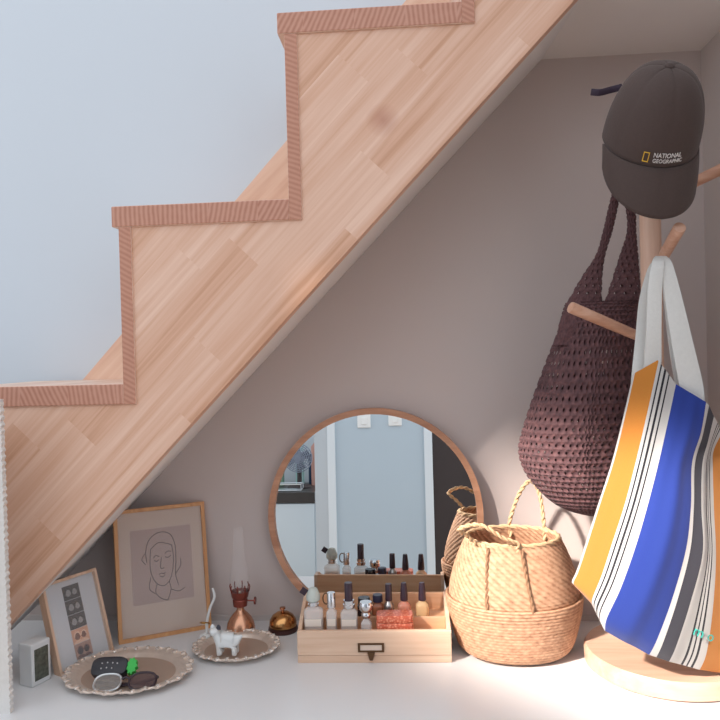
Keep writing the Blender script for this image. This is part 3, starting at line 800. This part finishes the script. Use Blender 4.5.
# ------------------------------------------------------------------ silver trays
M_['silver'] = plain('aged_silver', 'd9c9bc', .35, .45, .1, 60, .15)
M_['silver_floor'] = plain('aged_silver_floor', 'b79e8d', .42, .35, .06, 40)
M_['silver_bead'] = plain('bright_silver', 'e9dfd6', .25, .6, .1, 60)
def tray(label, c, rx, ry, n_sc):
    t = thing('serving_tray', label, 'tray', c, group='scalloped silver trays')
    sc = lambda th, k: 1+k*(.5+.5*math.cos(th*n_sc))*.05
    rings = []
    prof = [(.74, .0035, 0), (.77, .004, .1), (.81, .0085, .3), (.85, .0105, .5), (.90, .011, .8), (.955, .012, 1), (.98, .0145, 1), (1.0, .0135, 1), (.99, .011, 1), (.9, .008, .8), (.8, .003, .3), (.74, .0, 0)]
    n = 240
    bm = loft([[(r*rx*.965*sc(2*PI*i/n, k)*math.cos(2*PI*i/n), r*ry*.965*sc(2*PI*i/n, k)*math.sin(2*PI*i/n), z+.0006*k*math.sin(2*PI*i/n*n_sc*3)*(1 if r > .8 else 0)) for i in range(n)] for r, z, k in prof], None, (False, False))
    obj('rim', bm, M_['silver'], t)
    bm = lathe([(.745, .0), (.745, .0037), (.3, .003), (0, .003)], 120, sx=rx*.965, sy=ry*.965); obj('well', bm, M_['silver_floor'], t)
    bm = bmesh.new()                        # cast beads and leaves round the edge
    for k in range(n_sc*2):
        a = 2*PI*k/(n_sc*2); r = .955*(1.035 if k % 2 == 0 else 1.0)
        M = Matrix.Translation((r*rx*.97*math.cos(a), r*ry*.97*math.sin(a), .0135)) @ Matrix.Rotation(a, 4, 'Z') @ Matrix.Diagonal((1.5 if k % 2 else 1, .8, .7, 1))
        bmesh.ops.create_icosphere(bm, subdivisions=1, radius=.0046 if k % 2 else .0054, matrix=M)
    obj('ornament', bm, M_['silver_bead'], t)
    return t
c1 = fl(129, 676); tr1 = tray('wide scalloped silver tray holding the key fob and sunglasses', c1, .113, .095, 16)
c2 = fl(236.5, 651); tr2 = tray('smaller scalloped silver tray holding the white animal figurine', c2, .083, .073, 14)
TZ = .0045
# key fob
q = fl(112, 677, .006)
kf = thing('key_fob', 'black padded key pouch with white dots and bright green tab', 'key fob', (q.x, q.y, TZ+.012), (math.radians(42), 0, math.radians(6)))
def pillow(w, d, h, e=3.5, n=40, m=10):
    rings = []
    for j in range(m+1):
        f = -1+2*j/m; s = (1-abs(f)**e)**(1/e)*.25+.75 if abs(f) < 1 else .7
        rings.append([(w*s*math.copysign(abs(math.cos(2*PI*i/n))**.55, math.cos(2*PI*i/n)), d*s*math.copysign(abs(math.sin(2*PI*i/n))**.55, math.sin(2*PI*i/n)), h*(f+1)) for i in range(n)])
    return loft(rings)
obj('pouch', pillow(.031, .017, .011), plain('black_leather', '26252b', .45, 0, .15, 150, .2), kf)
bm = bmesh.new()
for ix, iy in ((-.012, .004), (-.003, .005), (.006, .004), (-.012, -.005), (-.003, -.004), (.006, -.005), (.014, .003)):
    bmesh.ops.create_uvsphere(bm, u_segments=10, v_segments=6, radius=.0014, matrix=Matrix.Translation((ix, iy, .0222)))
obj('dots', bm, plain('white_dots', 'b9b7b8', .5), kf)
bm = bmesh.new()
n = 36; rg = []
for z in (.001, .012):
    rg.append([(.038+(.009+.0018*math.cos(9*2*PI*i/n))*math.cos(2*PI*i/n)*.9, (.0135+.0018*math.cos(9*2*PI*i/n))*math.sin(2*PI*i/n), z+.006) for i in range(n)])
loft(rg, bm); obj('green_tab', bm, plain('green_rubber', '2fae45', .5), kf, smooth=False, label='bright green scalloped tab')
# sunglasses
q = fl(122, 692, .006)
sg = thing('sunglasses', 'folded dark sunglasses lying on the wide silver tray', 'sunglasses', (q.x, q.y, TZ+.003), (math.radians(-62), 0, math.radians(7)))
M_['dark_frame'] = plain('purple_black_acetate', '2e2029', .25, 0, .1)
M_['lens'] = N('smoky_lens').P(col=lin('5a4a4c'), rough=.08, alpha=.6, spec=.8)
M_['lens_clear'] = N('clear_grey_lens').P(col=lin('9a948f'), rough=.08, alpha=.45, spec=.8)
for sx_, mt in ((-.028, M_['lens_clear']), (.030, M_['lens'])):
    out = [Vector((sx_+.0225*math.copysign(abs(math.cos(2*PI*i/28))**.8, math.cos(2*PI*i/28)), 0, .018+.0165*math.copysign(abs(math.sin(2*PI*i/28))**.8, math.sin(2*PI*i/28)))) for i in range(28)]
    obj('lens', loft([[p+Vector((0, d, 0)) for p in out] for d in (0, .001)]), mt, sg, smooth=False)
    obj('lens_rim', tube(out, .0019, 8, closed=True), M_['dark_frame'] if sx_ > 0 else M_['steel'], sg)
obj('bridge', tube(smooth_path([(-.0065, 0, .022), (.001, -.001, .026), (.0085, 0, .022)], 6), .002, 8), M_['dark_frame'], sg)
obj('temple', tube(smooth_path([(.052, .001, .026), (.05, .006, .027), (.02, .010, .022), (-.03, .010, .016), (-.045, .010, .010)], 6), .0026, 8), M_['dark_frame'], sg)
obj('temple', tube(smooth_path([(-.05, .001, .024), (-.048, .007, .025), (-.01, .016, .026), (.03, .016, .024), (.048, .016, .018)], 6), .0026, 8), M_['dark_frame'], sg)

# ------------------------------------------------------------------ white animal figurine and jewellery stand on the small tray
M_['china'] = plain('white_china', 'dcdedd', .35, 0, .03, 20)
q = fl(228, 655, .005)
an = thing('animal_figurine', 'small white china animal with dark ear standing on the smaller tray', 'figurine', (q.x, q.y, TZ))
m_an = bpy.data.meshes.new('body'); vs, es, rs = [], [], []
def chain(pts, link_=None):
    base = len(vs)
    for i, (p, r) in enumerate(pts):
        vs.append(p); rs.append(r)
        if i: es.append((base+i-1, base+i))
    if link_ is not None: es.append((link_, base))
    return base
s0 = chain([((.0, 0, .030), .0125), ((-.012, 0, .031), .0125), ((.012, 0, .030), .0125)]); es.pop(); es.append((0, 2))
chain([((-.020, -.003, .040), .009), ((-.023, -.006, .048), .0095), ((-.028, -.014, .046), .0065)], 1)
for x, y, l in ((-.014, -.007, 1), (-.014, .007, 1), (.014, -.007, 2), (.014, .007, 2)):
    chain([((x, y, .018), .0062), ((x, y, .008), .0056), ((x, y, .0015), .0060)], l)
chain([((.024, 0, .034), .004), ((.028, 0, .038), .003)], 2)
m_an.from_pydata(vs, es, []); m_an.materials.append(M_['china'])
ob = link(bpy.data.objects.new('body', m_an)); ob.parent = an
mod = ob.modifiers.new('skin', 'SKIN'); sub = ob.modifiers.new('sub', 'SUBSURF'); sub.levels = sub.render_levels = 2
for i, sv in enumerate(m_an.skin_vertices[0].data): sv.radius = (rs[i], rs[i]); sv.use_root = (i == 0)
bpy.context.view_layer.update()
me = bpy.data.meshes.new_from_object(ob.evaluated_get(bpy.context.evaluated_depsgraph_get()))
ob.modifiers.clear(); ob.data = me
for p in me.polygons: p.use_smooth = True
def ear(x, y): 
    return loft([[(x+.0045*s*math.cos(2*PI*i/12), y+.002*s*math.sin(2*PI*i/12), z) for i in range(12)] for z, s in ((.050, 1), (.055, .95), (.059, .4))])
obj('ear', ear(-.0145, -.006), plain('dark_glaze', '33323c', .4), an, label='dark blue-black ear')
obj('ear', ear(-.0265, -.003), M_['china'], an)
q2 = fl(205, 640, .005)
js = thing('ring_holder', 'thin curved white ring stem with gold ring beside the figurine', 'ring holder', (q2.x, q2.y, .011))
stem = smooth_path([at(207, 632, q2.y), at(207, 622, q2.y), at(210, 608, q2.y), at(214.5, 597, q2.y), at(212.5, 588, q2.y)], 6)
stem = [Vector(js.location)+Vector((0, 0, .006))]+stem
obj('stem', tube(stem, lambda t: .0032-.001*t, 10), M_['china'], js, world=True)
obj('foot', lathe([(.011, 0), (.011, .003), (.005, .007), (0, .008)], 24), M_['china'], js)
M_['gold'] = metal('gold', 'c89a5a', .25)
gr = obj('finger_ring', tube([(.009*math.cos(2*PI*i/24), 0, .009*math.sin(2*PI*i/24)) for i in range(24)], .0013, 8, closed=True), M_['gold'])
pz = at(206, 623, q2.y); gr.location = (pz.x-.002, pz.y, pz.z); gr.rotation_euler = (math.radians(65), .2, .3)
tag(gr, 'gold ring hung round the foot of the curved white stem', 'ring')

# ------------------------------------------------------------------ oil lamp and call bell
M_['brass'] = plain('rose_brass', 'cf9a7c', .25, .8, .08, 60)
M_['copper'] = plain('copper_burner', '8c4a40', .35, .7, .1, 60)
M_['chimney'] = N('lamp_glass').P(col=(1, 1, 1, 1), rough=.05, alpha=.03, spec=.7)
LY = fl(241, 635).y+.015
ol = thing('oil_lamp', 'rose brass oil lamp with copper burner and tall clear glass chimney', 'oil lamp', (at(241, 630, LY).x, LY, 0))
obj('font', lathe([(.026, 0), (.0285, .003), (.0285, .010), (.0265, .020), (.0215, .030), (.014, .039), (.009, .044), (.0075, .047), (.0075, .052)], 48), M_['brass'], ol)
obj('burner', lathe([(.0075, .052), (.014, .054), (.015, .066), (.0135, .068), (.0165, .072), (.019, .084), (.0175, .084), (.015, .074), (0, .073)], 48), M_['copper'], ol)
kb = obj('wick_knob', tube([(.014, 0, .064), (.032, 0, .064)], .0016, 8), M_['copper'], ol)
obj('knob_wheel', tube([(.029, 0, .064), (.032, 0, .064)], .0075, 20), M_['copper'], kb)
bm = bmesh.new()
for k in range(8):
    a = 2*PI*k/8; tube([(.0185*math.cos(a), .0185*math.sin(a), .083), (.0205*math.cos(a), .0205*math.sin(a), .093), (.019*math.cos(a), .019*math.sin(a), .098)], .0013, 6, bm)
obj('prongs', bm, M_['copper'], ol)
o = obj('chimney', lathe([(.016, .076), (.0165, .084), (.020, .10), (.0205, .112), (.017, .135), (.0125, .165), (.0115, .205), (.0118, .212)], 40, cap=(False, False)), M_['chimney'], ol)
sm = o.modifiers.new('thick', 'SOLIDIFY'); sm.thickness = .0012
obj('wick', tube([(0, 0, .07), (0, 0, .083)], .003, 8), plain('cotton_wick', 'b7aa98', .9), ol)
q = fl(281, 635); 
cb = thing('call_bell', 'small brass dome bell with dark base beside the oil lamp', 'bell', (q.x, q.y+.024, 0))
obj('bell_base', lathe([(.029, 0), (.030, .003), (.029, .008), (.02, .011), (0, .011)], 48), plain('dark_bell_base', '4a2c28', .4, .3), cb)
obj('dome', lathe([(.0275, .011), (.028, .013), (.0265, .022), (.021, .031), (.012, .037), (.004, .0385), (0, .0385)], 48), metal('polished_brass', 'c99560', .2), cb)
obj('plunger', lathe([(.003, .038), (.003, .043), (.0062, .0435), (.0058, .047), (0, .048)], 24), metal('copper_plunger', 'c98f6e', .25), cb)

# ------------------------------------------------------------------ wooden cosmetics organiser
M_['organ'] = wood('pale_birch', ['cda68a', 'dab79c', 'e5c7ae'], 0, 'Y', 4, 45, .5)
M_['organ_in'] = wood('orange_birch', ['c8946e', 'd6a681', 'e0b694'], 0, 'Y', 4, 45, .5)
f0, f1 = fl(298, 663), fl(452, 662.5)
ow = (f1-f0).length; rz = math.atan2(f1.y-f0.y, f1.x-f0.x)
og = thing('cosmetics_organizer', 'pale wooden cosmetics box with brass label holder in front of mirror', 'organizer', f0, (0, 0, rz))
HF, HB, DB, T_ = .058, .088, .118, .007
obj('front_panel', B(0, ow, -.002, T_, .014, HF), M_['organ'], og, smooth=False, bevel=.001)
obj('plinth', B(0, ow, -.0008, .011, 0, .0135), M_['organ'], og, smooth=False, bevel=.001)
obj('base_board', B(T_, ow-T_, .011, DB-T_, 0, .007), M_['organ_in'], og, smooth=False)
for x in (0, ow-T_):
    bm = bmesh.new(); pts = [(T_, 0.0), (DB, 0.0), (DB, HB), (DB-.03, HB), (T_, HF)]
    vsA = [bm.verts.new((x, y, z)) for y, z in pts]; vsB = [bm.verts.new((x+T_, y, z)) for y, z in pts]
    bm.faces.new(vsA); bm.faces.new(vsB[::-1])
    for i in range(5): bm.faces.new((vsA[i], vsB[i], vsB[(i+1) % 5], vsA[(i+1) % 5]))
    obj('side_panel', bm, M_['organ'], og, smooth=False, bevel=.001)
obj('back_panel', B(T_, ow-T_, DB-T_, DB, 0, HB), M_['organ_in'], og, smooth=False, bevel=.001)
SH = .058                                   # raised rear step
obj('divider', B(T_, ow-T_, .052, .057, .007, .063), M_['organ_in'], og, smooth=False, bevel=.0008)
obj('rear_step', B(T_, ow-T_, .057, DB-T_, .007, SH), M_['organ_in'], og, smooth=False)
obj('front_shelf', B(T_, ow-T_, .011, .052, .007, .040), M_['organ_in'], og, smooth=False)
M_['bronze'] = metal('old_brass', '6f5540', .4)
lh = thing_part = obj('label_holder', (lambda bm: (box(bm, ow*.395, ow*.565, -.004, -.002, .0335, .0365), box(bm, ow*.395, ow*.565, -.004, -.002, .0205, .0235), box(bm, ow*.395, ow*.41, -.004, -.002, .0235, .0335), box(bm, ow*.55, ow*.565, -.004, -.002, .0235, .0335), bm)[-1])(bmesh.new()), M_['bronze'], og, smooth=False)
obj('label_card', B(ow*.41, ow*.55, -.0028, -.002, .0235, .0335), plain('cream_card', 'd9c3b2', .8), lh, smooth=False)
obj('pull_tab', prism([(ow*.455, .0205), (ow*.505, .0205), (ow*.49, .006), (ow*.47, .006)], -.006, -.002), M_['bronze'], lh, smooth=False, bevel=.0008)

RZ_ = Matrix.Rotation(rz, 4, 'Z'); OG = Matrix.Translation(f0) @ RZ_
def inbox(x, y, z): return OG @ Vector((x, y, z))
M_['clear'] = N('clear_bottle_glass').P(col=(.93, .92, .9, 1), rough=.05, alpha=.38, spec=.9)
M_['juice'] = N('amber_perfume').P(col=lin('d6b49a'), rough=.2, alpha=.75)
M_['label'] = plain('cream_label', 'e3d6c9', .8)
M_['black'] = plain('gloss_black_plastic', '221f24', .25, 0, .05)
M_['plum'] = plain('dark_plum_plastic', '352531', .3, 0, .05)
M_['navy'] = plain('navy_plastic', '2c2a42', .35, 0, .05)
M_['chrome'] = metal('chrome_collar', 'd9d9db', .18)
M_['frost'] = N('frosted_cap').P(col=lin('c9d0c8'), rough=.45, alpha=.85)
def ox(px): return (px-298)/154.0*ow
def rrect(w, d, z0, z1, e=.5, n=32, sh=.0):
    def rg(s, z): return [(w*s*math.copysign(abs(math.cos(2*PI*i/n))**e, math.cos(2*PI*i/n)), d*s*math.copysign(abs(math.sin(2*PI*i/n))**e, math.sin(2*PI*i/n)), z) for i in range(n)]
    return [rg(.94, z0), rg(1, z0+.0015), rg(1, z1-sh-.001), rg(.97, z1-sh)]+([rg(.6, z1-sh*.4), rg(.42, z1)] if sh else [rg(.94, z1)])
def bottle(name, label, cat, x, y, z, w, d, h, body, cap_prof, capm, collar=None, lab=None, liquid=None, e=.4, sh=.008, group='bottles in the wooden box'):
    t = thing(name, label, cat, inbox(x, y, z), (0, 0, rz), group)
    obj('bottle_body', loft(rrect(w, d, 0, h, e, 32, sh)), body, t)
    if liquid: obj('liquid', loft(rrect(w*.86, d*.86, .003, h*.62, e)), liquid, t)
    z1 = h
    if collar: obj('collar', lathe([(collar[0], z1-.001), (collar[0]*1.05, z1+.001), (collar[0]*1.05, z1+collar[1]*.45), (collar[0]*.92, z1+collar[1]*.5), (collar[0]*.95, z1+collar[1])], 24), M_['chrome'], t); z1 += collar[1]
    if cap_prof: obj('cap', lathe([(r, z1+zz) for r, zz in cap_prof], 28), capm, t)
    if lab: obj('label', B(-w*lab[0], w*lab[0], -d-.0006, -d+.0006, lab[1], lab[2]), M_['label'], t, smooth=False)
    return t, z1
def cyl(r, h, k=1.0): return [(r, 0), (r*1.01, .001), (r*k, h-.0015), (r*k*.93, h), (0, h)]
Y1, Z1 = .030, .0405; Y2, Z2 = .078, SH+.0005
t, z1 = bottle('perfume_bottle', 'square clear perfume bottle with frosted cap and black tag, at box left', 'perfume bottle', ox(313), Y1, Z1, .0175, .010, .054, M_['clear'], [(.009, 0), (.0125, .003), (.013, .010), (.0105, .018), (.0075, .024), (.003, .026), (0, .0262)], M_['frost'], (.0095, .007), (.85, .018, .031), M_['juice'])
tg = B(-.006, .006, -.001, .001, -.006, .006, M=Matrix.Translation((-.0165, -.004, z1+.020)) @ Matrix.Rotation(.6, 4, 'Y')); obj('tag', tg, M_['plum'], t, smooth=False)
t, z1 = bottle('perfume_bottle', 'slim clear perfume bottle with tall silver cap, second from box left', 'perfume bottle', ox(331.5), Y1, Z1, .0095, .009, .050, M_['clear'], cyl(.0078, .027), M_['chrome'], None, (.8, .018, .031), M_['juice'])
obj('loop', tube([(-.0095+.006*math.cos(2*PI*i/20), .002, z1+.015+.010*math.sin(2*PI*i/20)) for i in range(20)], .0012, 8, closed=True), M_['bronze'], t)
bottle('perfume_bottle', 'clear perfume bottle with tall dark plum cap over silver collar', 'perfume bottle', ox(349.5), Y1, Z1, .0155, .010, .050, M_['clear'], cyl(.0075, .032), M_['plum'], (.0105, .013), (.85, .018, .030), M_['juice'])
bottle('perfume_bottle', 'squat cut-glass bottle with faceted silver top beside red container', 'perfume bottle', ox(367), Y1-.002, Z1, .010, .009, .030, M_['clear'], [(.006, 0), (.0085, .003), (.009, .008), (.0075, .011), (.012, .016), (.0125, .026), (.011, .030), (0, .030)], M_['chrome'], None)
bottle('cosmetic_jar', 'short black square-shouldered jar on rear step behind squat silver bottle', 'jar', ox(363.5), Y2, Z2, .0125, .011, .021, M_['black'], cyl(.0115, .012), M_['black'], None, e=.3, sh=.002)
bottle('cosmetic_bottle', 'orange bottle with short navy cap on the rear step', 'bottle', ox(378), Y2+.004, Z2, .011, .010, .024, N('amber_orange_glass').P(col=lin('b8704f'), rough=.15, alpha=.85), cyl(.0095, .013), M_['navy'])
bottle('cosmetic_bottle', 'etched silver bottle with slim black cap beside orange bottle', 'bottle', ox(390), Y2-.014, Z2, .0095, .0095, .032, metal('etched_silver', 'a9a6a5', .3, .4), cyl(.0066, .031, .9), M_['plum'], None, e=1.0)
taper = [(.0072, 0), (.0075, .002), (.0068, .015), (.0052, .031), (.0046, .033), (0, .0332)]
bottle('nail_polish', 'coral nail polish with dark tapered cap beside etched silver bottle', 'nail polish', ox(406), Y2-.008, Z2, .0125, .011, .030, N('coral_polish').P(col=lin('d08a72'), rough=.12, alpha=.9), taper, M_['plum'], e=.8, group='nail polishes')
bottle('nail_polish', 'yellowish clear nail polish with dark tapered cap, at box right', 'nail polish', ox(425), Y2-.008, Z2, .0125, .011, .030, N('yellow_polish').P(col=lin('dcb88a'), rough=.12, alpha=.75), taper, M_['plum'], e=.8, group='nail polishes')
# red woven-look container at the front
rc = thing('cosmetic_case', 'translucent coral red case lying in front half of wooden box', 'case', inbox(ox(396), .031, Z1), (0, 0, rz))
def coral():
    m = N('coral_weave'); tc = m.n('ShaderNodeTexCoord')
    v = m.n('ShaderNodeTexVoronoi', {'Vector': (tc, 'Object'), 'Scale': 230.0})
    m.P(col=(m.ramp((v, 0), [(.1, 'dc9276'), (.6, 'b8573f')]), 0), rough=.3); m.bump((v, 0), .5, .001); return m.m
M_['coral'] = coral()
obj('case_body', loft(rrect(.034, .017, 0, .024, .35)), M_['coral'], rc)
obj('lid', loft(rrect(.0335, .0165, .0245, .038, .35)), M_['coral'], rc)

# ------------------------------------------------------------------ light
w = bpy.data.worlds.new('sky'); bpy.context.scene.world = w; w.use_nodes = True
nt = w.node_tree; bg = nt.nodes['Background']
tc = nt.nodes.new('ShaderNodeTexCoord'); sp = nt.nodes.new('ShaderNodeSeparateXYZ'); nt.links.new(tc.outputs['Generated'], sp.inputs[0])
rp = nt.nodes.new('ShaderNodeValToRGB'); nt.links.new(sp.outputs[2], rp.inputs[0])
rp.color_ramp.elements[0].color = (.74, .79, .88, 1); rp.color_ramp.elements[1].color = (.92, .96, 1.0, 1)
nt.links.new(rp.outputs[0], bg.inputs[0]); bg.inputs[1].default_value = 1.5
def area(name, loc, aim, sx, sy, power, col, spread=180):
    l = bpy.data.lights.new(name, 'AREA'); l.shape = 'RECTANGLE'; l.size = sx; l.size_y = sy; l.energy = power; l.color = col; l.spread = math.radians(spread)
    o = link(bpy.data.objects.new(name, l)); o.location = loc
    o.rotation_euler = (Vector(aim)-Vector(loc)).to_track_quat('-Z', 'Y').to_euler(); return o
aim = Vector((.33, 1.25, .13)); d = Vector((.58, .52, -.56)).normalized()
area('low_sun_through_window', aim-d*2.6, aim, .56, .41, 2.3, (1, .91, .83), 4)

# ------------------------------------------------------------------ camera
cd = bpy.data.cameras.new('camera'); cam = link(bpy.data.objects.new('camera', cd))
cd.sensor_width = 36; cd.lens = 36*F/720; cd.clip_start = .02
M4 = RC.to_4x4(); M4.translation = CAM; cam.matrix_world = M4
bpy.context.scene.camera = cam
vs_ = bpy.context.scene.view_settings; vs_.view_transform = 'Standard'; vs_.look = 'None'; vs_.exposure = 0; vs_.gamma = 1
